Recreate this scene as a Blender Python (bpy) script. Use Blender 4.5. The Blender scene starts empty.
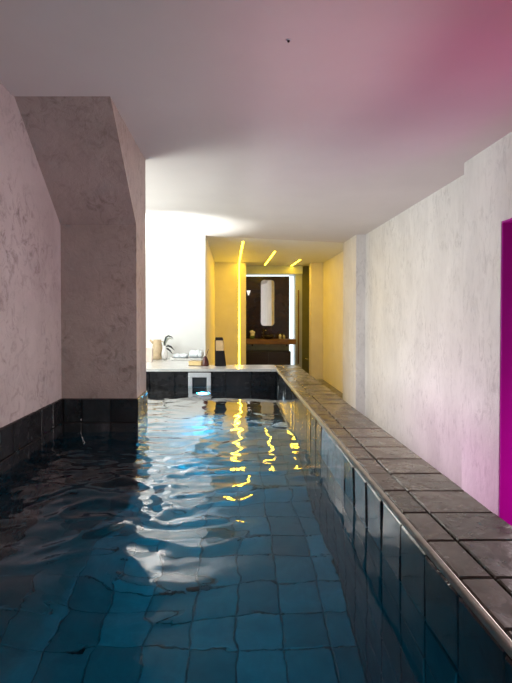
import bpy, bmesh, math, random
from mathutils import Vector, Matrix, noise
random.seed(7)
S = bpy.context.scene
COL = S.collection
S.view_settings.view_transform = 'Standard'
S.view_settings.look = 'None'
S.view_settings.exposure = 0.0
S.view_settings.gamma = 1.0
S.view_settings.use_curve_mapping = False

# ------------------------------------------------------------------ sizes (metres)
LEDGE, WATER, CEIL, POOLB = 0.87, 0.67, 2.72, -0.42
XL, XI, XM, XO = -1.21, 0.531, 0.633, 0.845        # pool left wall, ledge inner / joint / outer edge
YB, YE = -1.6, 5.86                                # back wall, far end of the pool

# ------------------------------------------------------------------ helpers
def link(name, bm, mat, parent=None, smooth=False, kind=None):
    me = bpy.data.meshes.new(name)
    bmesh.ops.recalc_face_normals(bm, faces=bm.faces)
    bm.to_mesh(me); bm.free()
    if smooth:
        for p in me.polygons: p.use_smooth = True
    o = bpy.data.objects.new(name, me)
    if mat: me.materials.append(mat)
    COL.objects.link(o)
    if parent: o.parent = parent
    if kind: o['kind'] = kind
    return o

def struct(name, bm, mat, smooth=False): return link(name, bm, mat, None, smooth, 'structure')

def thing(name, label, cat, loc, rz=0, group=None):
    o = bpy.data.objects.new(name, None); COL.objects.link(o)
    o.empty_display_size = 0.05
    o.location = loc; o.rotation_euler = (0, 0, rz)
    o['label'] = label; o['category'] = cat
    if group: o['group'] = group
    return o

def tag(o, label, cat, group=None):
    o['label'] = label; o['category'] = cat
    if group: o['group'] = group
    return o

def box(bm, x0, x1, y0, y1, z0, z1, bev=0.0, seg=2):
    vs = [bm.verts.new((x, y, z)) for x in (x0, x1) for y in (y0, y1) for z in (z0, z1)]
    fs = [(0,1,3,2),(4,6,7,5),(0,4,5,1),(2,3,7,6),(0,2,6,4),(1,5,7,3)]
    faces = [bm.faces.new([vs[i] for i in f]) for f in fs]
    if bev > 0:
        es = list({e for f in faces for e in f.edges})
        bmesh.ops.bevel(bm, geom=es, offset=bev, segments=seg, affect='EDGES', profile=0.5)
    return bm

def bx(*a, **k): return box(bmesh.new(), *a, **k)

def boxes(lst, bev=0.0):
    bm = bmesh.new()
    for b in lst: box(bm, *b, bev=bev)
    return bm

def lathe(bm, prof, n=28, c=(0, 0, 0), sx=1.0, sy=1.0):
    rings = []
    for r, z in prof:
        if r < 1e-5: rings.append([bm.verts.new((c[0], c[1], c[2] + z))])
        else: rings.append([bm.verts.new((c[0] + sx*r*math.cos(2*math.pi*i/n), c[1] + sy*r*math.sin(2*math.pi*i/n), c[2] + z)) for i in range(n)])
    for a, b in zip(rings, rings[1:]):
        for i in range(n):
            j = (i + 1) % n
            if len(a) == 1 and len(b) == 1: continue
            if len(a) == 1: bm.faces.new((a[0], b[i], b[j]))
            elif len(b) == 1: bm.faces.new((a[i], a[j], b[0]))
            else: bm.faces.new((a[i], a[j], b[j], b[i]))
    return bm

def tube(bm, pts, rad, n=10):
    pts = [Vector(p) for p in pts]
    rads = rad if isinstance(rad, (list, tuple)) else [rad]*len(pts)
    rings = []; up = Vector((0.13, 0.21, 0.97)).normalized()
    for k, p in enumerate(pts):
        d = (pts[min(k+1, len(pts)-1)] - pts[max(k-1, 0)]).normalized()
        a = d.cross(up)
        if a.length < 1e-3: a = d.cross(Vector((1, 0, 0)))
        a.normalize(); b = d.cross(a).normalized()
        rings.append([bm.verts.new(p + rads[k]*(math.cos(2*math.pi*i/n)*a + math.sin(2*math.pi*i/n)*b)) for i in range(n)])
    for a, b in zip(rings, rings[1:]):
        for i in range(n): bm.faces.new((a[i], a[(i+1) % n], b[(i+1) % n], b[i]))
    bm.faces.new(rings[0][::-1]); bm.faces.new(rings[-1])
    return bm

def prism(bm, poly, axis, a, b):
    """extrude a 2D outline along an axis ('x','y','z') between a and b"""
    def P(p, t):
        return {'x': (t, p[0], p[1]), 'y': (p[0], t, p[1]), 'z': (p[0], p[1], t)}[axis]
    v0 = [bm.verts.new(P(p, a)) for p in poly]; v1 = [bm.verts.new(P(p, b)) for p in poly]
    n = len(poly)
    bm.faces.new(v0); bm.faces.new(v1[::-1])
    for i in range(n): bm.faces.new((v0[i], v0[(i+1) % n], v1[(i+1) % n], v1[i]))
    return bm

def rounded(w, h, r, n=8):
    pts = []
    for cx, cy, a0 in ((w/2-r, h/2-r, 0), (-w/2+r, h/2-r, 90), (-w/2+r, -h/2+r, 180), (w/2-r, -h/2+r, 270)):
        for i in range(n+1):
            a = math.radians(a0 + 90*i/n); pts.append((cx + r*math.cos(a), cy + r*math.sin(a)))
    return pts

def tiles(bm, o, u, v, us, vs, n, th, gap=0.006, bev=0.004, tilt=0.006):
    """bevelled tiles laid on the plane o + u + v, standing th proud along n, each a hair out of true"""
    o, u, v, n = Vector(o), Vector(u), Vector(v), Vector(n)
    for u0, u1 in us:
        for v0, v1 in vs:
            a0, a1, b0, b1 = u0+gap/2, u1-gap/2, v0+gap/2, v1-gap/2
            if a1-a0 < .01 or b1-b0 < .01: continue
            ta, tb, dt = random.gauss(0, tilt), random.gauss(0, tilt), random.gauss(0, .0006)
            ca, cb = (a0+a1)/2, (b0+b1)/2
            def P(a, b, t): return bm.verts.new(o + u*a + v*b + n*(t + dt + ta*(a-ca) + tb*(b-cb)))
            def P0(a, b): return bm.verts.new(o + u*a + v*b)
            lo = [P0(a0,b0), P0(a1,b0), P0(a1,b1), P0(a0,b1)]
            md = [P(a0,b0,th-bev), P(a1,b0,th-bev), P(a1,b1,th-bev), P(a0,b1,th-bev)]
            e = bev*.9
            hi = [P(a0+e,b0+e,th), P(a1-e,b0+e,th), P(a1-e,b1-e,th), P(a0+e,b1-e,th)]
            for A, B in ((lo, md), (md, hi)):
                for i in range(4): bm.faces.new((A[i], A[(i+1)%4], B[(i+1)%4], B[i]))
            bm.faces.new(hi)
    return bm

def cuts(a, b, step, phase=0.0):
    k = math.ceil((a - phase)/step); out = [a]
    while phase + k*step < b - 1e-4:
        if phase + k*step > a + 1e-4: out.append(phase + k*step)
        k += 1
    out.append(b)
    return list(zip(out, out[1:]))

# ------------------------------------------------------------------ materials
class NT:
    def __init__(s, name):
        s.m = bpy.data.materials.new(name); s.m.use_nodes = True
        s.t = s.m.node_tree; s.t.nodes.clear()
        s.out = s.t.nodes.new('ShaderNodeOutputMaterial')
    def n(s, t, **kw):
        x = s.t.nodes.new('ShaderNode' + t)
        for k, v in kw.items():
            if k in x.inputs: s.set(x.inputs[k], v)
            else: setattr(x, k, v)
        return x
    def set(s, i, v):
        if isinstance(v, bpy.types.NodeSocket): s.t.links.new(v, i)
        else: i.default_value = v
    def ln(s, a, b): s.t.links.new(a, b)

def rgba(c): return (*c, 1.0)

def noise_ramp(t, co, scale, stops, detail=6, rough=.6, dist=0.0):
    nz = t.n('TexNoise', Scale=scale, Detail=detail, Roughness=rough, Distortion=dist)
    t.ln(co, nz.inputs['Vector'])
    r = t.n('ValToRGB')
    el = r.color_ramp.elements
    while len(el) < len(stops): el.new(.5)
    for e, (p, c) in zip(el, stops): e.position = p; e.color = rgba(c)
    t.ln(nz.outputs['Fac'], r.inputs['Fac'])
    return nz, r

def plain(name, col, rough=.5, metal=0.0, vary=.12, scale=18, bump=.0, spec=.5, coat=0.0, bs=16.0):
    t = NT(name); co = t.n('TexCoord').outputs['Object']
    lo = tuple(max(0, c*(1-vary)) for c in col); hi = tuple(min(1, c*(1+vary)) for c in col)
    nz, r = noise_ramp(t, co, scale, [(.3, lo), (.7, hi)])
    b = t.n('BsdfPrincipled', Roughness=rough, Metallic=metal)
    b.inputs['Specular IOR Level'].default_value = spec
    b.inputs['Coat Weight'].default_value = coat
    t.ln(r.outputs['Color'], b.inputs['Base Color'])
    if bump:
        bp = t.n('Bump', Strength=bump, Distance=.01); t.ln(nz.outputs['Fac'], bp.inputs['Height'])
        t.ln(bp.outputs['Normal'], b.inputs['Normal'])
    t.ln(b.outputs[0], t.out.inputs['Surface'])
    return t.m

def plaster(name, base, dark, rough=.55, amt=1.0, bump=.25, sc=(1.6, 1.6, .7)):
    """trowelled polished plaster: soft clouds, short vertical smears and small dark scuffs"""
    t = NT(name); co = t.n('TexCoord').outputs['Object']
    mp = t.n('Mapping', Scale=sc); t.ln(co, mp.inputs['Vector'])
    mid = tuple((a+b)/2 for a, b in zip(base, dark))
    n1, r1 = noise_ramp(t, mp.outputs['Vector'], 1.7, [(.3, tuple(a*.62+b*.38 for a, b in zip(base, dark))), (.62, base)], 8, .65, .6)
    n2, r2 = noise_ramp(t, mp.outputs['Vector'], 9.0, [(.49, (0,0,0)), (.66, (1,1,1))], 9, .72, 1.4)
    n3, r3 = noise_ramp(t, co, 2.3, [(.36, (0,0,0)), (.62, (1,1,1))], 4, .6)
    mul = t.n('Math', operation='MULTIPLY'); t.ln(r2.outputs['Color'], mul.inputs[0]); t.ln(r3.outputs['Color'], mul.inputs[1])
    am = t.n('Math', operation='MULTIPLY'); t.ln(mul.outputs[0], am.inputs[0]); am.inputs[1].default_value = .85*amt
    mx = t.n('Mix', data_type='RGBA'); t.ln(am.outputs[0], mx.inputs['Factor'])
    t.ln(r1.outputs['Color'], mx.inputs['A']); mx.inputs['B'].default_value = rgba(dark)
    b = t.n('BsdfPrincipled', Roughness=rough); b.inputs['Specular IOR Level'].default_value = .3
    t.ln(mx.outputs['Result'], b.inputs['Base Color'])
    n4 = t.n('TexNoise', Scale=14.0, Detail=7, Roughness=.65, Distortion=.8); t.ln(mp.outputs['Vector'], n4.inputs['Vector'])
    bp = t.n('Bump', Strength=bump, Distance=.03); t.ln(n4.outputs['Fac'], bp.inputs['Height'])
    t.ln(bp.outputs['Normal'], b.inputs['Normal'])
    t.ln(b.outputs[0], t.out.inputs['Surface'])
    return t.m

def slate(name, cols, rough=(.18, .5), bump=.5, coat=0.0, bs=16.0):
    """riven glazed stone tile: each tile its own tone, cloudy face"""
    t = NT(name); co = t.n('TexCoord').outputs['Object']
    geo = t.n('NewGeometry')
    nz, r = noise_ramp(t, co, 7.0, [(.3, cols[0]), (.55, cols[1]), (.75, cols[2])], 8, .68, .5)
    hsv = t.n('HueSaturation')
    mr = t.n('MapRange'); mr.inputs['To Min'].default_value = .65; mr.inputs['To Max'].default_value = 1.35
    t.ln(geo.outputs['Random Per Island'], mr.inputs['Value'])
    t.ln(mr.outputs['Result'], hsv.inputs['Value']); t.ln(r.outputs['Color'], hsv.inputs['Color'])
    b = t.n('BsdfPrincipled'); t.ln(hsv.outputs['Color'], b.inputs['Base Color'])
    b.inputs['Coat Weight'].default_value = coat; b.inputs['Coat Roughness'].default_value = .06
    rr = t.n('MapRange'); rr.inputs['From Min'].default_value = .3; rr.inputs['From Max'].default_value = .7
    rr.inputs['To Min'].default_value = rough[0]; rr.inputs['To Max'].default_value = rough[1]
    n2 = t.n('TexNoise', Scale=11.0, Detail=5); t.ln(co, n2.inputs['Vector'])
    t.ln(n2.outputs['Fac'], rr.inputs['Value']); t.ln(rr.outputs['Result'], b.inputs['Roughness'])
    n3 = t.n('TexNoise', Scale=bs, Detail=4, Roughness=.55, Distortion=.4); t.ln(co, n3.inputs['Vector'])
    bp = t.n('Bump', Strength=bump, Distance=.006); t.ln(n3.outputs['Fac'], bp.inputs['Height'])
    t.ln(bp.outputs['Normal'], b.inputs['Normal'])
    t.ln(b.outputs[0], t.out.inputs['Surface'])
    return t.m

def emit(name, col, st):
    t = NT(name); e = t.n('Emission', Color=rgba(col), Strength=st); t.ln(e.outputs[0], t.out.inputs['Surface'])
    return t.m

def water_mat():
    t = NT('water'); co = t.n('TexCoord').outputs['Object']
    mp = t.n('Mapping', Scale=(1.0, .8, 1.0)); t.ln(co, mp.inputs['Vector'])
    n1 = t.n('TexNoise', Scale=9.0, Detail=3, Roughness=.5, Distortion=.6); t.ln(mp.outputs['Vector'], n1.inputs['Vector'])
    bp = t.n('Bump', Strength=.05, Distance=.02); t.ln(n1.outputs['Fac'], bp.inputs['Height'])
    rf = t.n('BsdfRefraction', Color=rgba(WTINT), Roughness=0.0, IOR=1.333)
    gl = t.n('BsdfGlossy', Color=rgba((1, 1, 1)), Roughness=0.0)
    fr = t.n('Fresnel', IOR=1.333)
    for x in (rf, gl, fr): t.ln(bp.outputs['Normal'], x.inputs['Normal'])
    mx = t.n('MixShader'); pw = t.n('Math', operation='POWER'); t.ln(fr.outputs[0], pw.inputs[0]); pw.inputs[1].default_value = 1.7
    ml = t.n('Math', operation='MULTIPLY', use_clamp=True); t.ln(pw.outputs[0], ml.inputs[0]); ml.inputs[1].default_value = 4.2
    mn = t.n('Math', operation='MINIMUM'); t.ln(ml.outputs[0], mn.inputs[0]); mn.inputs[1].default_value = .62
    t.ln(mn.outputs[0], mx.inputs[0]); t.ln(rf.outputs[0], mx.inputs[1]); t.ln(gl.outputs[0], mx.inputs[2])
    t.ln(mx.outputs[0], t.out.inputs['Surface'])
    return t.m
WTINT = (.05, .56, .70)

def glass_mat():
    t = NT('added_window_glass'); b = t.n('BsdfPrincipled', Roughness=.02, IOR=1.45)
    b.inputs['Transmission Weight'].default_value = 1.0
    t.ln(b.outputs[0], t.out.inputs['Surface']); return t.m

def marble_dark():
    t = NT('dark_marble'); co = t.n('TexCoord').outputs['Object']
    nz, r = noise_ramp(t, co, 2.2, [(.35, (.010,.008,.007)), (.6, (.03,.018,.010)), (.8, (.07,.045,.02))], 9, .7, 1.5)
    b = t.n('BsdfPrincipled', Roughness=.18); t.ln(r.outputs['Color'], b.inputs['Base Color'])
    t.ln(b.outputs[0], t.out.inputs['Surface']); return t.m

def wood(name, c0, c1, axis=(1.0, 12.0, 12.0), rough=.4):
    t = NT(name); co = t.n('TexCoord').outputs['Object']
    mp = t.n('Mapping', Scale=axis); t.ln(co, mp.inputs['Vector'])
    nz, r = noise_ramp(t, mp.outputs['Vector'], 3.0, [(.3, c0), (.7, c1)], 8, .6, .8)
    b = t.n('BsdfPrincipled', Roughness=rough); t.ln(r.outputs['Color'], b.inputs['Base Color'])
    t.ln(b.outputs[0], t.out.inputs['Surface']); return t.m

M = dict(
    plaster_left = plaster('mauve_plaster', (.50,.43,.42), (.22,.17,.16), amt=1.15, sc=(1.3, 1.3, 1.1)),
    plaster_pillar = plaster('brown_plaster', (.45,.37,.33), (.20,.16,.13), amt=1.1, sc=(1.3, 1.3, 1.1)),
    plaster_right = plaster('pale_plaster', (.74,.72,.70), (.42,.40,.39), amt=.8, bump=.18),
    plaster_grey = plaster('grey_plaster', (.56,.56,.55), (.38,.38,.37), amt=.6, bump=.15),
    ceiling = plain('ceiling_paint', (.64,.60,.57), .75, vary=.03, scale=1.5, spec=.2),
    white = plain('white_paint', (.80,.82,.81), .6, vary=.02, scale=3),
    cream = plain('cream_paint', (.84,.80,.70), .55, vary=.05, scale=2.5),
    lintel = plain('grey_panel', (.50,.56,.60), .5, vary=.06, scale=4),
    slate_top = slate('brown_slate_tile', ((.066,.053,.042), (.113,.093,.076), (.155,.130,.108)), (.14,.36), .45),
    slate_wall = slate('blue_black_tile', ((.012,.014,.015), (.024,.028,.030), (.055,.06,.06)), (.05,.14), 1.0, coat=.5, bs=8.0),
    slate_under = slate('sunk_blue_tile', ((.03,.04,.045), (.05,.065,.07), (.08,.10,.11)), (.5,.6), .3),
    slate_pool = slate('pool_floor_tile', ((.13,.15,.16), (.18,.21,.22), (.23,.27,.28)), (.3,.5), .3),
    slate_black = slate('black_slate_tile', ((.010,.010,.011), (.018,.018,.020), (.035,.034,.036)), (.15,.35), .4),
    grout = plain('dark_grout', (.035,.031,.028), .8, vary=.2, scale=40),
    bedgrout = plain('grey_grout', (.135,.15,.155), .8, vary=.2, scale=40),
    palegreen = plain('pale_green_glow', (.36,.42,.30), .3, vary=.3, scale=3),  # greenish glow below the counter, put into the colour
    magenta = plain('magenta_lining', (.48,.02,.36), .6, vary=.04, scale=3, spec=.2),  # one even magenta for the doorway lining
    trim = plain('bronze_trim', (.36,.34,.28), .3, metal=.4, vary=.25, scale=25),
    stone = plain('pale_stone', (.62,.62,.60), .16, vary=.10, scale=8),
    floor = slate('floor_tile', ((.05,.045,.04), (.09,.08,.07), (.14,.13,.12))),
    marble = marble_dark(),
    black = plain('black_lacquer', (.012,.011,.011), .3, vary=.3),
    blackwood = wood('black_wood', (.010,.008,.007), (.03,.022,.016), rough=.28),
    brownwood = wood('brown_wood', (.11,.055,.018), (.24,.13,.045)),
    tan = plain('tan_panel', (.58,.40,.20), .5, vary=.15),
    tanclay = plain('tan_clay', (.52,.40,.25), .45, vary=.2, scale=22, bump=.2),
    pinkbox = plain('pale_pink_card', (.66,.55,.48), .6),
    whitecer = plain('white_ceramic', (.78,.78,.76), .2, vary=.04),
    leafdark = plain('dark_leaf', (.015,.02,.022), .35, vary=.3),
    leafpale = plain('pale_leaf', (.42,.44,.36), .45, vary=.2),
    towel = plain('pale_blue_cloth', (.70,.76,.80), .9, vary=.1, scale=60, bump=.5),
    paper = plain('yellow_paper', (.72,.55,.27), .6, vary=.08),
    redwood = plain('dark_red_clay', (.075,.018,.014), .35, vary=.3),
    chrome = plain('brushed_chrome', (.62,.63,.64), .2, metal=1.0, vary=.05),
    mirror = plain('mirror_glass', (.92,.92,.92), .015, metal=1.0, vary=.0),
    plastic = plain('white_plastic', (.60,.63,.66), .35, vary=.05),
    darkhole = plain('dark_plastic', (.02,.025,.03), .5),
    green = plain('dark_green_paint', (.16,.16,.05), .5, vary=.15, scale=4),
    greenleaf = plain('green_leaf', (.08,.16,.05), .5, vary=.3),
    amber_led = emit('amber_led', (1.0,.66,.028), 16.0),
    white_led = emit('white_led', (.86,.97,1.0), 1.5),
    pool_led = emit('pool_led', (.35,.6,1.0), 30.0),
    sconce_led = emit('sconce_led', (1.0,.95,.85), 1.2),
    water = water_mat(),
    glass = glass_mat(),
)

# ------------------------------------------------------------------ room shell
# floor (around the pool), pool floor and pool walls
struct('floor', boxes([(XO, 2.35, YB, 12.6, -.12, 0), (-.50, XO, 6.36, 12.9, -.12, 0), (XO, 2.35, 12.6, 13.2, -.12, 0)]), M['floor'])
g = bx(XL-.1, XI+.1, YB, YE+.1, POOLB-.14, POOLB-.012)
struct('pool_bed', g, M['bedgrout'])
g = tiles(bmesh.new(), (0, 0, POOLB-.012), (1,0,0), (0,1,0), cuts(XL, XI, .2, .02), cuts(YB, YE, .2, .07), (0,0,1), .012, gap=.005, tilt=.004)
struct('pool_floor', g, M['slate_pool'])

# right pool wall with its tiled ledge
struct('pool_wall_right', bx(XI+.012, XO-.006, YB, 6.36, POOLB-.12, LEDGE-.012), M['grout'])
g = tiles(bmesh.new(), (XI+.012, 0, 0), (0,1,0), (0,0,1), cuts(YB, YE, .197, .950), [(WATER-.022, LEDGE-.022)], (-1,0,0), .012, gap=.009, bev=.005, tilt=.016)
struct('pool_wall_right_tiles', g, M['slate_wall'])
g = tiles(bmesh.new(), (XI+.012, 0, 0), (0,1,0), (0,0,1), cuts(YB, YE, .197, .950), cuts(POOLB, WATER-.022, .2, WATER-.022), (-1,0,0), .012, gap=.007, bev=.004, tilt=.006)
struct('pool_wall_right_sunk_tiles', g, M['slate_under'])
g = tiles(bmesh.new(), (0, 0, LEDGE-.012), (1,0,0), (0,1,0), [(XI+.014, XM), (XM, XO)], cuts(YB, 6.36, .197, 1.177), (0,0,1), .012, gap=.007, bev=.004, tilt=.006)
struct('pool_ledge', g, M['slate_top'])
struct('trim_1', bx(XI-.004, XI+.014, YB, YE, LEDGE-.020, LEDGE+.001, bev=.005), M['trim'])

# left pool wall (tiled to just above the water) and the plaster wall above it
TL = .915
struct('pool_wall_left', boxes([(XL-.25, XL-.012, YB, 3.87, POOLB-.12, TL), (XL-.25, XL-.012, 3.87, YE, POOLB-.12, LEDGE-.03)]), M['grout'])
g = tiles(bmesh.new(), (XL-.012, 0, 0), (0,1,0), (0,0,1), cuts(YB, 3.49, .2, .09), cuts(POOLB, TL, .17, TL), (1,0,0), .024, tilt=.006)
tiles(g, (XL-.012, 0, 0), (0,1,0), (0,0,1), cuts(3.87, YE, .2, .09), cuts(POOLB, LEDGE-.03, .2, LEDGE-.03), (1,0,0), .012, tilt=.006)
struct('pool_wall_left_tiles', g, M['slate_black'])
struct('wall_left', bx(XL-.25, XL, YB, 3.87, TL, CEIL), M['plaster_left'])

# pillar with sloped soffit, its tiled foot
PX, PY0, PY1 = -.676, 3.49, 3.87
SZ = 1.5 + .642
g = bmesh.new()
prism(g, [(PY0, TL), (PY1, TL), (PY1, CEIL), (2.76, CEIL), (PY0, SZ)], 'x', XL, PX)
struct('wall_pillar', g, M['plaster_pillar'])
struct('pillar_foot', bx(XL, PX-.002, PY0+.002, PY1-.002, POOLB-.12, TL), M['grout'])
g = bmesh.new()
tiles(g, (0, PY0+.002, 0), (1,0,0), (0,0,1), cuts(XL+.014, PX+.012, .2, PX+.012), cuts(POOLB, TL, .17, TL), (0,-1,0), .014, tilt=.006)
tiles(g, (PX-.002, 0, 0), (0,1,0), (0,0,1), [(PY0-.012, PY0+.19), (PY0+.19, PY1)], cuts(POOLB, TL, .17, TL), (1,0,0), .014, tilt=.006)
struct('pillar_foot_tiles', g, M['slate_wall'])

# lit bay behind the pillar: side wall with an added unseen window, white end wall
BX = -2.45
struct('wall_bay', boxes([(BX, XL-.25, 3.67, 3.87, 0, CEIL)]), M['white'])
W0, W1, WZ0, WZ1 = 4.05, 5.75, 1.0, 2.25
struct('wall_bay_side', boxes([(BX-.2, BX, 3.67, W0, 0, CEIL), (BX-.2, BX, W1, 7.7, 0, CEIL), (BX-.2, BX, W0, W1, 0, WZ0), (BX-.2, BX, W0, W1, WZ1, CEIL)]), M['white'])
fr = struct('added_window', boxes([(BX-.14, BX-.06, W0, W0+.05, WZ0, WZ1), (BX-.14, BX-.06, W1-.05, W1, WZ0, WZ1), (BX-.14, BX-.06, W0, W1, WZ0, WZ0+.05), (BX-.14, BX-.06, W0, W1, WZ1-.05, WZ1), (BX-.13, BX-.07, (W0+W1)/2-.025, (W0+W1)/2+.025, WZ0, WZ1)]), M['plastic'])
link('pane', bx(BX-.108, BX-.10, W0+.05, W1-.05, WZ0+.05, WZ1-.05), M['glass'], fr)
struct('wall_far_left', bx(BX-.2, -.406, 7.5, 7.7, 0, CEIL), M['white'])

# stone deck at the far end of the pool, tiled end wall
struct('pool_wall_far', bx(XL-.25, XI+.012, YE+.012, YE+.2, POOLB-.12, LEDGE-.03), M['grout'])
g = tiles(bmesh.new(), (0, YE+.012, 0), (1,0,0), (0,0,1), cuts(XL, XI, .3, -.08), cuts(POOLB, LEDGE-.03, .2, LEDGE-.03), (0,-1,0), .012, tilt=.006)
struct('pool_wall_far_tiles', g, M['slate_black'])
g = bmesh.new()
prism(g, [(XL-.01, YE-.012), (XI+.012, YE-.012), (XI+.012, 6.36), (-.406, 6.36), (-.406, 7.5), (BX, 7.5), (BX, 3.87), (XL-.01, 3.87)], 'z', LEDGE-.03, LEDGE)
struct('pool_deck', g, M['stone'])
struct('deck_base', boxes([(BX, XL-.25, 3.87, 7.5, 0, LEDGE-.03), (XL-.25, -.406, YE+.2, 7.5, 0, LEDGE-.03), (-.406, XI+.012, YE+.2, 6.35, 0, LEDGE-.03)]), M['white'])

# right wall: near block with the doorway, plain far part, shallow pilaster, amber bay
D0, D1, DZ = 2.3, 3.40, 2.15
XN, XF = 1.85, 2.0
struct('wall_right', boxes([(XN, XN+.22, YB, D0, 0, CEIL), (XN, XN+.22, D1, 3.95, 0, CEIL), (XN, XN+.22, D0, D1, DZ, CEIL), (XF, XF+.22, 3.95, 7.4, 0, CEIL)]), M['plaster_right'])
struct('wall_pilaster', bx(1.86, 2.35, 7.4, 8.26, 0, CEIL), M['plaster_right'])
struct('wall_lobby', boxes([(XN+.22, 3.2, D0-.6, D0-.4, 0, CEIL), (XN+.22, 3.2, D1+.3, D1+.5, 0, CEIL), (3.2, 3.4, D0-.6, D1+.5, 0, CEIL)]), M['white'])
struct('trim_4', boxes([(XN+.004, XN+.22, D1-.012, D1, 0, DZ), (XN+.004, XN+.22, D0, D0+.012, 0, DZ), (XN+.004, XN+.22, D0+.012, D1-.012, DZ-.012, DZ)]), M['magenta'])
struct('floor_lobby', bx(XN+.2, 3.4, D0-.6, D1+.5, -.12, 0), M['floor'])
struct('ceiling_lobby', bx(XN+.2, 3.4, D0-.6, D1+.5, CEIL, CEIL+.1), M['ceiling'])
struct('wall_back', bx(XL-.25, XN+.22, YB-.2, YB, POOLB-.12, CEIL), M['plaster_left'])

# ceilings (the bathroom's lies a little higher than the pool room's)
g = bmesh.new()
prism(g, [(BX-.2, 3.67), (XL-.25, 3.67), (XL-.25, YB), (2.35, YB), (2.35, 8.26), (1.86, 8.24), (-.41, 7.52), (-.41, 7.72), (BX-.2, 7.7)], 'z', CEIL, CEIL+.035)
struct('ceiling', g, M['ceiling'])
struct('ceiling_bathroom', bx(-.62, 2.4, 7.5, 13.3, CEIL+.035, CEIL+.16), M['white'])
BC = CEIL + .035

# bathroom walls
struct('wall_bathroom_left', bx(-.62, -.406, 7.7, 11.6, 0, BC), M['cream'])
struct('wall_bathroom_end', bx(-.62, .33, 11.6, 12.7, 0, BC), M['cream'])
struct('wall_bathroom_right', bx(2.15, 2.35, 8.26, 13.2, 0, BC), M['cream'])
struct('wall_pier', bx(1.87, 2.15, 11.65, 11.95, 0, BC), M['cream'])
struct('wall_bathroom_back', bx(.33, 1.45, 12.52, 12.72, 0, BC), M['white'])
struct('wall_niche', bx(1.45, 1.60, 12.62, 12.72, 0, BC), M['white'])
struct('trim_2', bx(.33, 1.76, 12.30, 12.52, 2.545, BC), M['lintel'])
struct('wall_panel', bx(1.59, 1.76, 12.38, 12.72, 0, 2.545), M['lintel'])
struct('wall_passage', boxes([(1.59, 1.76, 12.72, 13.2, 0, BC), (1.59, 2.4, 13.2, 13.3, 0, BC)]), M['green'])
d = struct('door_1', bx(1.765, 2.15, 12.42, 12.47, .0, BC, bev=.004), M['green'])
hb = bmesh.new(); tube(hb, [(1.84, 12.42, .42), (1.84, 12.36, .42), (1.92, 12.36, .42)], .014)
link('handle', hb, M['chrome'], d, True)

# ------------------------------------------------------------------ water
g = bmesh.new()
nx, ny = 110, 430
wx0, wx1, wy0, wy1 = XL, XI+.006, YB, YE+.006
def wz(x, y):
    wx = .35*noise.noise(Vector((x*1.8, y*1.8, 7))); wy = .30*noise.noise(Vector((x*1.6, y*1.6, 11)))
    a = .011*noise.noise(Vector((x*1.5+.3, y*1.0, 0)))
    b = .0110*noise.noise(Vector((x*2.6 + wx, y*4.2 + 2.2*wy, 2.0)))
    c = .0062*noise.noise(Vector((x*6.0 + 2*wx, y*9.5 + 4*wy, 4.0)))
    r = 1 - abs(noise.noise(Vector((x*3.2 + 2*wx, y*5.0 + 3*wy, 6.0))))
    d = .0085*r**4
    zone = max(0.0, 1 - abs(y-2.7)/1.1)*min(1.0, max(0.0, (.10-x)/.25))
    e = (.0016 + .0040*zone)*noise.noise(Vector((x*15, y*19 + 3*wy, 8.0)))
    calm = min(1.0, max(.20, (y-.9)/1.0))
    left = min(1.0, max(.16, (.22-x)/.50))
    far = 1.0 if y < 2.9 else max(.22, 1-(y-2.9)*.52)
    return (a*(.4+.6*far) + b*(.15+.85*left)*far + (c + d + e*far)*left*far)*calm
grid = [[g.verts.new((wx0+(wx1-wx0)*i/nx, wy0+(wy1-wy0)*j/ny, WATER + wz(wx0+(wx1-wx0)*i/nx, wy0+(wy1-wy0)*j/ny))) for j in range(ny+1)] for i in range(nx+1)]
for i in range(nx):
    for j in range(ny): g.faces.new((grid[i][j], grid[i+1][j], grid[i+1][j+1], grid[i][j+1]))
me = bpy.data.meshes.new('pool_water'); g.to_mesh(me); g.free()
for p in me.polygons: p.use_smooth = True
me.materials.append(M['water'])
wo = bpy.data.objects.new('pool_water', me); COL.objects.link(wo); wo['kind'] = 'structure'

# ------------------------------------------------------------------ pool fittings
t = thing('skimmer', 'pale square skimmer frame set in the dark tiled far end wall of the pool', 'skimmer', (-.385, YE, .675))
o_ = rounded(.27, .30, .012, 3)
g = boxes([(-.135, .135, -.03, 0, .095, .150), (-.135, .135, -.03, 0, -.155, -.10), (-.135, -.085, -.03, 0, -.10, .095), (.085, .135, -.03, 0, -.10, .095)], bev=.006)
link('frame', g, M['plastic'], t)
link('flap', bx(-.085, .085, -.012, -.002, -.10, .095), M['darkhole'], t)

t = thing('pool_light', 'round blue-white underwater lamp glowing below the skimmer in the far pool wall', 'pool light', (-.345, YE, WATER-.50))
g = lathe(bmesh.new(), [(.11, 0), (.115, .012), (.10, .028), (.082, .03), (.082, .02)], 32)
bmesh.ops.rotate(g, verts=g.verts, matrix=Matrix.Rotation(math.radians(90), 3, 'X'))
link('bezel', g, M['chrome'], t, True)
g = lathe(bmesh.new(), [(.082, .004), (.082, .020), (.05, .034), (0, .038)], 32)
bmesh.ops.rotate(g, verts=g.verts, matrix=Matrix.Rotation(math.radians(90), 3, 'X'))
link('lens', g, M['pool_led'], t, True)

# ------------------------------------------------------------------ things on the deck
dk = LEDGE
t = thing('box', 'small pale pink upright box at the left end of the deck beside the tan jug', 'box', (-1.14, 6.8, dk))
link('carton', bx(-.043, .043, -.04, .04, 0, .165, bev=.004), M['pinkbox'], t)
link('lid', bx(-.046, .046, -.043, .043, .165, .190, bev=.004), M['pinkbox'], t)

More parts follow.
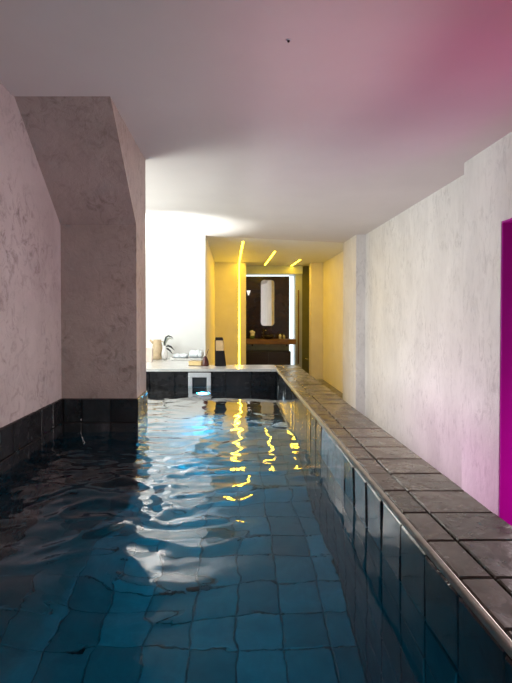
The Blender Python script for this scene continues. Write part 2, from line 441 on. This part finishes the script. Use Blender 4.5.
t = thing('jug', 'tan clay jug with a short spout standing beside the pale pink box', 'jug', (-1.085, 7.16, dk))
link('body', lathe(bmesh.new(), [(0, 0), (.062, 0), (.074, .03), (.078, .12), (.070, .20), (.056, .25), (.060, .285), (.052, .285), (.048, .25), (.05, .2), (0, .19)]), M['tanclay'], t, True)
link('spout', tube(bmesh.new(), [(-.055, 0, .235), (-.085, 0, .262), (-.108, 0, .283)], [.022, .018, .013]), M['tanclay'], t, True)
link('handle', tube(bmesh.new(), [(.052, 0, .26), (.088, 0, .255), (.10, 0, .20), (.092, 0, .13), (.07, 0, .10)], .009), M['tanclay'], t, True)

t = thing('potted_plant', 'white vase with dark arching leaves between the tan jug and the tray', 'plant', (-.965, 7.08, dk))
link('vase', lathe(bmesh.new(), [(0, 0), (.032, 0), (.046, .04), (.05, .09), (.038, .15), (.026, .19), (.03, .205), (.022, .205), (.02, .18), (0, .17)]), M['whitecer'], t, True)
def leaf(parent, pts, w, mat):
    bm = bmesh.new(); L = []
    pts = [Vector(p) for p in pts]
    for k, p in enumerate(pts):
        s = w*math.sin(math.pi*min(.97, .12 + .85*k/(len(pts)-1)))
        d = (pts[min(k+1, len(pts)-1)] - pts[max(0, k-1)]).normalized()
        side = d.cross(Vector((.25, -.9, .35))).normalized()
        nrm = d.cross(side).normalized()
        L.append([bm.verts.new(p + side*s), bm.verts.new(p + nrm*.004), bm.verts.new(p - side*s), bm.verts.new(p - nrm*.004)])
    for a, b in zip(L, L[1:]):
        for i in range(4): bm.faces.new((a[i], a[(i+1)%4], b[(i+1)%4], b[i]))
    bm.faces.new(L[0][::-1]); bm.faces.new(L[-1])
    return link('leaf', bm, mat, parent, True)
leaf(t, [(0,0,.19), (.01,-.01,.25), (.035,-.01,.30), (.07,-.01,.315), (.11,-.01,.295)], .018, M['leafpale'])
leaf(t, [(0,0,.19), (.0,-.02,.26), (.02,-.02,.325), (.055,-.02,.345), (.10,-.02,.33), (.125,-.02,.30)], .013, M['leafdark'])
leaf(t, [(.01,-.01,.18), (.045,-.03,.205), (.09,-.03,.19), (.145,-.03,.135)], .017, M['leafdark'])
leaf(t, [(.01,-.01,.16), (.04,-.035,.165), (.08,-.035,.135), (.115,-.035,.085)], .015, M['leafdark'])
leaf(t, [(-.005,0,.19), (-.02,-.01,.24), (-.02,-.02,.27)], .012, M['leafpale'])

t = thing('tray', 'low dark-rimmed tray lying against the white wall under pale folded cloths', 'tray', (-.635, 7.12, dk))
g = bmesh.new(); prism(g, rounded(.47, .24, .05), 'z', 0, .014); link('base', g, M['black'], t)
g = bmesh.new(); ro, ri = rounded(.49, .26, .055), rounded(.46, .23, .045)
va = [[g.verts.new((x, y, z)) for x, y in r] for r, z in ((ro, .004), (ro, .03), (ri, .03), (ri, .004))]
for a, b in zip(va, va[1:] + va[:1]):
    n = len(a)
    for i in range(n): g.faces.new((a[i], a[(i+1)%n], b[(i+1)%n], b[i]))
link('rim', g, M['stone'], t)

def cloth_roll(name, label, cx, cy, z, w, dpt, h, seed, rz):
    bm = bmesh.new(); n, m = 26, 14
    rows = []
    for i in range(n+1):
        row = []
        for j in range(m):
            a = 2*math.pi*j/m; u = i/n - .5
            e = (1 - (2*abs(u))**6)**.5 if abs(u) < .5 else .25
            k = 1 + .22*noise.noise(Vector((u*9, math.cos(a)*1.6+seed, math.sin(a)*1.6)))
            row.append(bm.verts.new((u*w, dpt/2*math.cos(a)*k*max(.25, e), h/2 + h/2*math.sin(a)*(k if math.sin(a) > -.3 else 1)*max(.25, e))))
        rows.append(row)
    for a, b in zip(rows, rows[1:]):
        for j in range(m): bm.faces.new((a[j], a[(j+1)%m], b[(j+1)%m], b[j]))
    bm.faces.new(rows[0][::-1]); bm.faces.new(rows[-1])
    o = link(name, bm, M['towel'], None, True); o.location = (cx, cy, z); o.rotation_euler = (0, 0, rz)
    tag(o, label, 'cloth', 'pale cloths on the deck tray')
cloth_roll('folded_cloth', 'lower pale blue cloth lying along the tray, nearest the dark leaves', -.74, 7.11, dk+.014, .22, .15, .075, 1, .08)
cloth_roll('folded_cloth', 'taller pale blue cloth heaped at the right end of the tray', -.515, 7.12, dk+.014, .21, .17, .125, 5, -.10)

t = thing('book', 'thick yellow-paged book lying on the deck edge beside the dark red pot', 'book', (-.462, 6.25, dk), -.12)
link('back_cover', bx(-.085, .085, -.06, .06, 0, .008, bev=.002), M['redwood'], t)
link('pages', bx(-.078, .080, -.056, .056, .008, .052, bev=.003), M['paper'], t)
link('front_cover', bx(-.085, .085, -.06, .06, .052, .058, bev=.002), M['paper'], t)

t = thing('pot', 'small dark red conical pot with a thin stick at the corner of the white wall', 'pot', (-.335, 6.2, dk))
link('body', lathe(bmesh.new(), [(0, 0), (.044, 0), (.046, .02), (.040, .06), (.026, .10), (.014, .125), (.010, .125), (.010, .10), (0, .09)]), M['redwood'], t, True)
link('stick', tube(bmesh.new(), [(0, 0, .095), (.018, 0, .15), (.040, 0, .215)], .004), M['redwood'], t, True)

t = thing('container', 'tall black tapered container with a tan upper band before the amber wall', 'container', (-.14, 6.2, dk))
def frust(bm, w0, x0, w1, x1, d0, d1, z0, z1, bev=.004):
    vs = []
    for w, x, d, z in ((w0, x0, d0, z0), (w1, x1, d1, z1)):
        vs += [bm.verts.new((x-w/2, -d/2, z)), bm.verts.new((x+w/2, -d/2, z)), bm.verts.new((x+w/2, d/2, z)), bm.verts.new((x-w/2, d/2, z))]
    fs = [bm.faces.new([vs[i] for i in f]) for f in ((3,2,1,0), (4,5,6,7), (0,1,5,4), (1,2,6,5), (2,3,7,6), (3,0,4,7))]
    bmesh.ops.bevel(bm, geom=list({e for f in fs for e in f.edges}), offset=bev, segments=2, affect='EDGES')
    return bm
link('body', frust(bmesh.new(), .130, .003, .108, -.010, .10, .085, 0, .195), M['black'], t)
link('band', frust(bmesh.new(), .106, -.010, .096, -.017, .083, .076, .195, .325), M['tan'], t)
link('cap', frust(bmesh.new(), .100, -.020, .092, -.024, .080, .076, .325, .362), M['black'], t)
link('spine', frust(bmesh.new(), .014, -.066, .012, -.070, .07, .06, .0, .33, .003), M['black'], t)

# ------------------------------------------------------------------ amber light strips
def strip(label, xa, ya, xb, yb, down=False):
    t = thing('light_strip', label, 'light strip', (xb, yb, BC), 0, 'amber light strips on the bathroom ceiling')
    v = Vector((xa-xb, ya-yb, 0)); L = v.length; ang = math.atan2(v.y, v.x)
    for nm, w, z0, z1, m in (('channel', .062, -.010, 0, M['plastic']), ('diffuser', .032, -.016, -.006, M['amber_led'])):
        bm = bx(0, L, -w/2, w/2, z0, z1)
        bmesh.ops.rotate(bm, verts=bm.verts, matrix=Matrix.Rotation(ang, 3, 'Z'))
        link(nm, bm, m, t)
    if down:
        link('channel', bx(-.031, .031, -.010, 0, -BC+.02, -.012), M['plastic'], t)
        link('diffuser', bx(-.016, .016, -.016, -.006, -BC+.02, -.012), M['amber_led'], t)
strip('amber light strip crossing the ceiling and running down the yellow wall', .184, 8.3, .168, 11.6, True)
strip('middle amber ceiling strip pointing at the tall mirror', .83, 9.55, .805, 12.05)
strip('shortest amber ceiling strip, nearest the yellow pier', 1.51, 10.94, 1.475, 12.25)

# ------------------------------------------------------------------ vanity
struct('gap_glow_panel', bx(.34, 1.44, 12.455, 12.478, .632, .80), M['palegreen'])  # pale green panel standing in for the glow in the gap
struct('trim_3', bx(.33, 1.45, 12.48, 12.52, 0, 2.50), M['marble'])
o = link('glow_strip', bx(-.058, .058, -.02, .02, .0, 2.52), M['white_led']); o.location = (1.51, 12.60, 0)
tag(o, 'upright white glowing strip along the right edge of the black panel', 'light strip')
o = link('glow_strip', bx(-.55, .55, -.015, .015, 0, .032), M['white_led']); o.location = (.89, 12.50, 2.50)
tag(o, 'thin white glowing strip across the top edge of the black panel', 'light strip')

t = thing('mirror', 'tall narrow round-cornered mirror on the black wall panel', 'mirror', (.895, 12.463, 1.83), math.radians(3.5))
g = bmesh.new(); prism(g, rounded(.345, 1.16, .085), 'y', -.025, 0); link('frame', g, M['chrome'], t)
g = bmesh.new(); prism(g, rounded(.325, 1.14, .077), 'y', -.030, -.02); link('glass', g, M['mirror'], t)

t = thing('sconce', 'small white wall lamp at the upper left of the black panel', 'wall lamp', (.415, 12.47, 2.08))
link('plate', bx(-.02, .02, -.015, 0, -.05, .05, bev=.004), M['chrome'], t)
g = lathe(bmesh.new(), [(.012, -.06), (.05, .06), (.045, .06), (.008, -.055)], 20, (0, -.07, 0)); link('shade', g, M['sconce_led'], t, True)
link('arm', tube(bmesh.new(), [(0, -.01, -.02), (0, -.055, -.035)], .008), M['chrome'], t, True)

t = thing('vanity_counter', 'thick brown wooden counter shelf under the tall mirror', 'counter', (.95, 12.2, .81))
link('slab', bx(-.62, .61, -.22, .27, .0, .12, bev=.006), M['brownwood'], t)
for sx in (-.45, .40):
    link('bracket', bx(sx-.02, sx+.02, -.10, .275, -.05, 0), M['black'], t)

t = thing('vanity_cabinet', 'black drawer cabinet below the wooden counter', 'cabinet', (.89, 12.25, 0))
link('carcass', bx(-.555, .555, -.16, .225, .02, .63, bev=.004), M['blackwood'], t)
for z0, z1 in ((.04, .30), (.32, .615)):
    for x0, x1 in ((-.545, -.005), (.005, .545)):
        dr = link('drawer', bx(x0, x1, -.178, -.16, z0, z1, bev=.003), M['blackwood'], t)
        link('pull', bx((x0+x1)/2-.10, (x0+x1)/2+.10, -.186, -.178, z1-.025, z1-.010), M['black'], dr)

ct = .93
t = thing('basin', 'dark round basin bowl standing on the wooden counter below the mirror', 'basin', (.90, 12.18, ct))
link('bowl', lathe(bmesh.new(), [(0,0),(.07,0),(.13,.04),(.165,.10),(.158,.10),(.12,.045),(.06,.012),(0,.012)], 32), M['blackwood'], t, True)
link('drain', lathe(bmesh.new(), [(.022,.011),(.022,.018),(0,.019)], 16), M['chrome'], t, True)

t = thing('faucet', 'slim chrome tap standing behind the dark basin', 'tap', (.80, 12.40, ct))
link('spout', tube(bmesh.new(), [(0,0,0),(0,0,.18),(.01,-.02,.215),(.04,-.08,.22),(.05,-.11,.20)], .014), M['chrome'], t, True)
link('lever', tube(bmesh.new(), [(0,.0,.12),(-.05,0,.15)], .008), M['chrome'], t, True)

t = thing('flower_pot', 'small white and green flower pot at the left end of the counter', 'plant', (.50, 12.2, ct))
link('pot', lathe(bmesh.new(), [(0,0),(.05,0),(.062,.08),(.054,.08),(.05,.07),(0,.07)], 20), M['greenleaf'], t, True)
g = bmesh.new()
for k in range(9):
    a = k*2.4; r = .045*math.sqrt(k/9)
    bmesh.ops.create_icosphere(g, subdivisions=2, radius=.035, matrix=Matrix.Translation((r*math.cos(a), r*math.sin(a), .115 + .05*math.cos(k*1.7) + .02)))
link('blossom', g, M['whitecer'], t, True)

def bottle(label, x, y, h, r, m):
    t = thing('bottle', label, 'bottle', (x, y, ct), 0, 'bottles on the counter')
    link('body', lathe(bmesh.new(), [(0,0),(r,0),(r,h*.6),(r*.8,h*.7),(r*.35,h*.78),(r*.35,h*.84),(0,h*.84)], 18), m, t, True)
    link('cap', lathe(bmesh.new(), [(r*.45,h*.84),(r*.45,h),(0,h)], 14), M['black'], t, True)
bottle('short white bottle at the right of the basin', 1.19, 12.2, .15, .034, M['whitecer'])
bottle('small pale bottle nearest the glowing strip', 1.29, 12.24, .12, .030, M['plastic'])

t = thing('pull_bar', 'slender vertical wooden bar on the pale panel right of the glow', 'bar', (1.665, 12.38, .30))
link('rod', bx(-.015, .015, -.045, -.020, 0, 1.85, bev=.005), M['brownwood'], t)
for z in (.08, 1.75): link('mount', bx(-.010, .010, -.022, 0, z, z+.03), M['chrome'], t)

# small detector on the ceiling
t = thing('ceiling_sensor', 'tiny dark dot-like fitting on the ceiling above the pool', 'sensor', (.25, 2.20, CEIL))
link('plate', lathe(bmesh.new(), [(.010, 0), (.010, -.003), (0, -.004)], 16), M['plastic'], t)
link('tip', lathe(bmesh.new(), [(.006, -.003), (.005, -.010), (0, -.012)], 12), M['black'], t, True)

# ------------------------------------------------------------------ lights
def area(name, loc, direction, sx, sy, power, col):
    l = bpy.data.lights.new(name, 'AREA'); l.shape = 'RECTANGLE'; l.size = sx; l.size_y = sy
    l.energy = power; l.color = col
    o = bpy.data.objects.new(name, l); COL.objects.link(o); o.location = loc
    o.rotation_euler = Vector(direction).to_track_quat('-Z', 'Y').to_euler()
    return o
area('bay_fill', (BX-.03, (W0+W1)/2, (WZ0+WZ1)/2), (1, 0, 0), 1.6, 1.15, 84, (.95, 1.0, .96))  # added light at the added window, brightens the bay and right wall
u = area('magenta_uplight', (1.35, 1.9, .06), (.0, .02, 1), .3, .8, 3.3, (1.0, .05, .28)); u.data.spread = math.radians(75)
area('magenta_wall_strip', (1.15, 4.1, .08), (.75, .05, 1), 2.6, .10, 4.6, (1.0, .03, .72))
area('magenta_lobby', (2.6, 2.5, .25), (-.2, .9, .35), .6, .3, 9, (1.0, .0, .78))
area('wall_washer', (1.15, 5.5, .06), (.75, 0, 1), 4.0, .10, 16, (.97, .97, 1.0))
l = area('near_fill', (1.72, 2.4, 1.45), (-1, .0, -.12), .8, .7, 22, (1.0, .87, .85)); l.data.spread = math.radians(130)  # added fill without a fixture, lifts the left wall
l = area('bay_patch_fill', (-1.72, 6.55, 1.25), (.44, .10, 1),   .16, .16, 46, (.96, 1.0, .98)); l.data.spread = math.radians(64)  # added unseen light, makes the bright patch on the bay ceiling
area('back_fill', (-.2, -1.4, 2.3), (.2, .9, -.2), 1.6, .5, 3.5, (1.0, .90, .88))  # added ambient fill behind the camera, no fixture
for x0, y0, y1, pw in ((.176, 8.3, 11.6, 9.5), (.818, 9.55, 12.05, 6.5), (1.49, 10.94, 12.25, 4.5)):
    l = area('amber_strip_lamp', (x0, (y0+y1)/2, BC-.022), (0, 0, -1), .03, y1-y0, pw, (1.0, .55, .03)); l.rotation_euler = (0, 0, 0)
area('amber_wall_lamp', (.168, 11.575, 1.4), (.0, -1, 0), .03, 2.4, 7, (1.0, .55, .03))
l = area('pool_glow', (-.345, YE-.06, WATER-.48), (.1, -1, .05), .10, .10, 34, (.12, .66, 1.0)); l.data.spread = math.radians(110)
area('pool_fill_near', (.28, YB+.06, .30), (.02, 1, -.12), .10, .10, 66, (.15, .72, 1.0))  # added unseen underwater fill for the near pool floor

w = bpy.data.worlds.new('World'); S.world = w; w.use_nodes = True
w.node_tree.nodes['Background'].inputs[0].default_value = (.75, .85, 1.0, 1)
w.node_tree.nodes['Background'].inputs[1].default_value = .6

# ------------------------------------------------------------------ camera
cd = bpy.data.cameras.new('Camera'); cam = bpy.data.objects.new('Camera', cd); COL.objects.link(cam)
cd.sensor_width = 36; cd.lens = 493*36/683; cd.clip_start = .02; cd.clip_end = 100
PITCH = 1.0
cam.location = (0, 0, 1.5); cam.rotation_euler = (math.radians(90-PITCH), 0, 0)
cd.shift_x = 24/683
cd.shift_y = -(25.5 - 493*math.tan(math.radians(PITCH)))/683
S.camera = cam
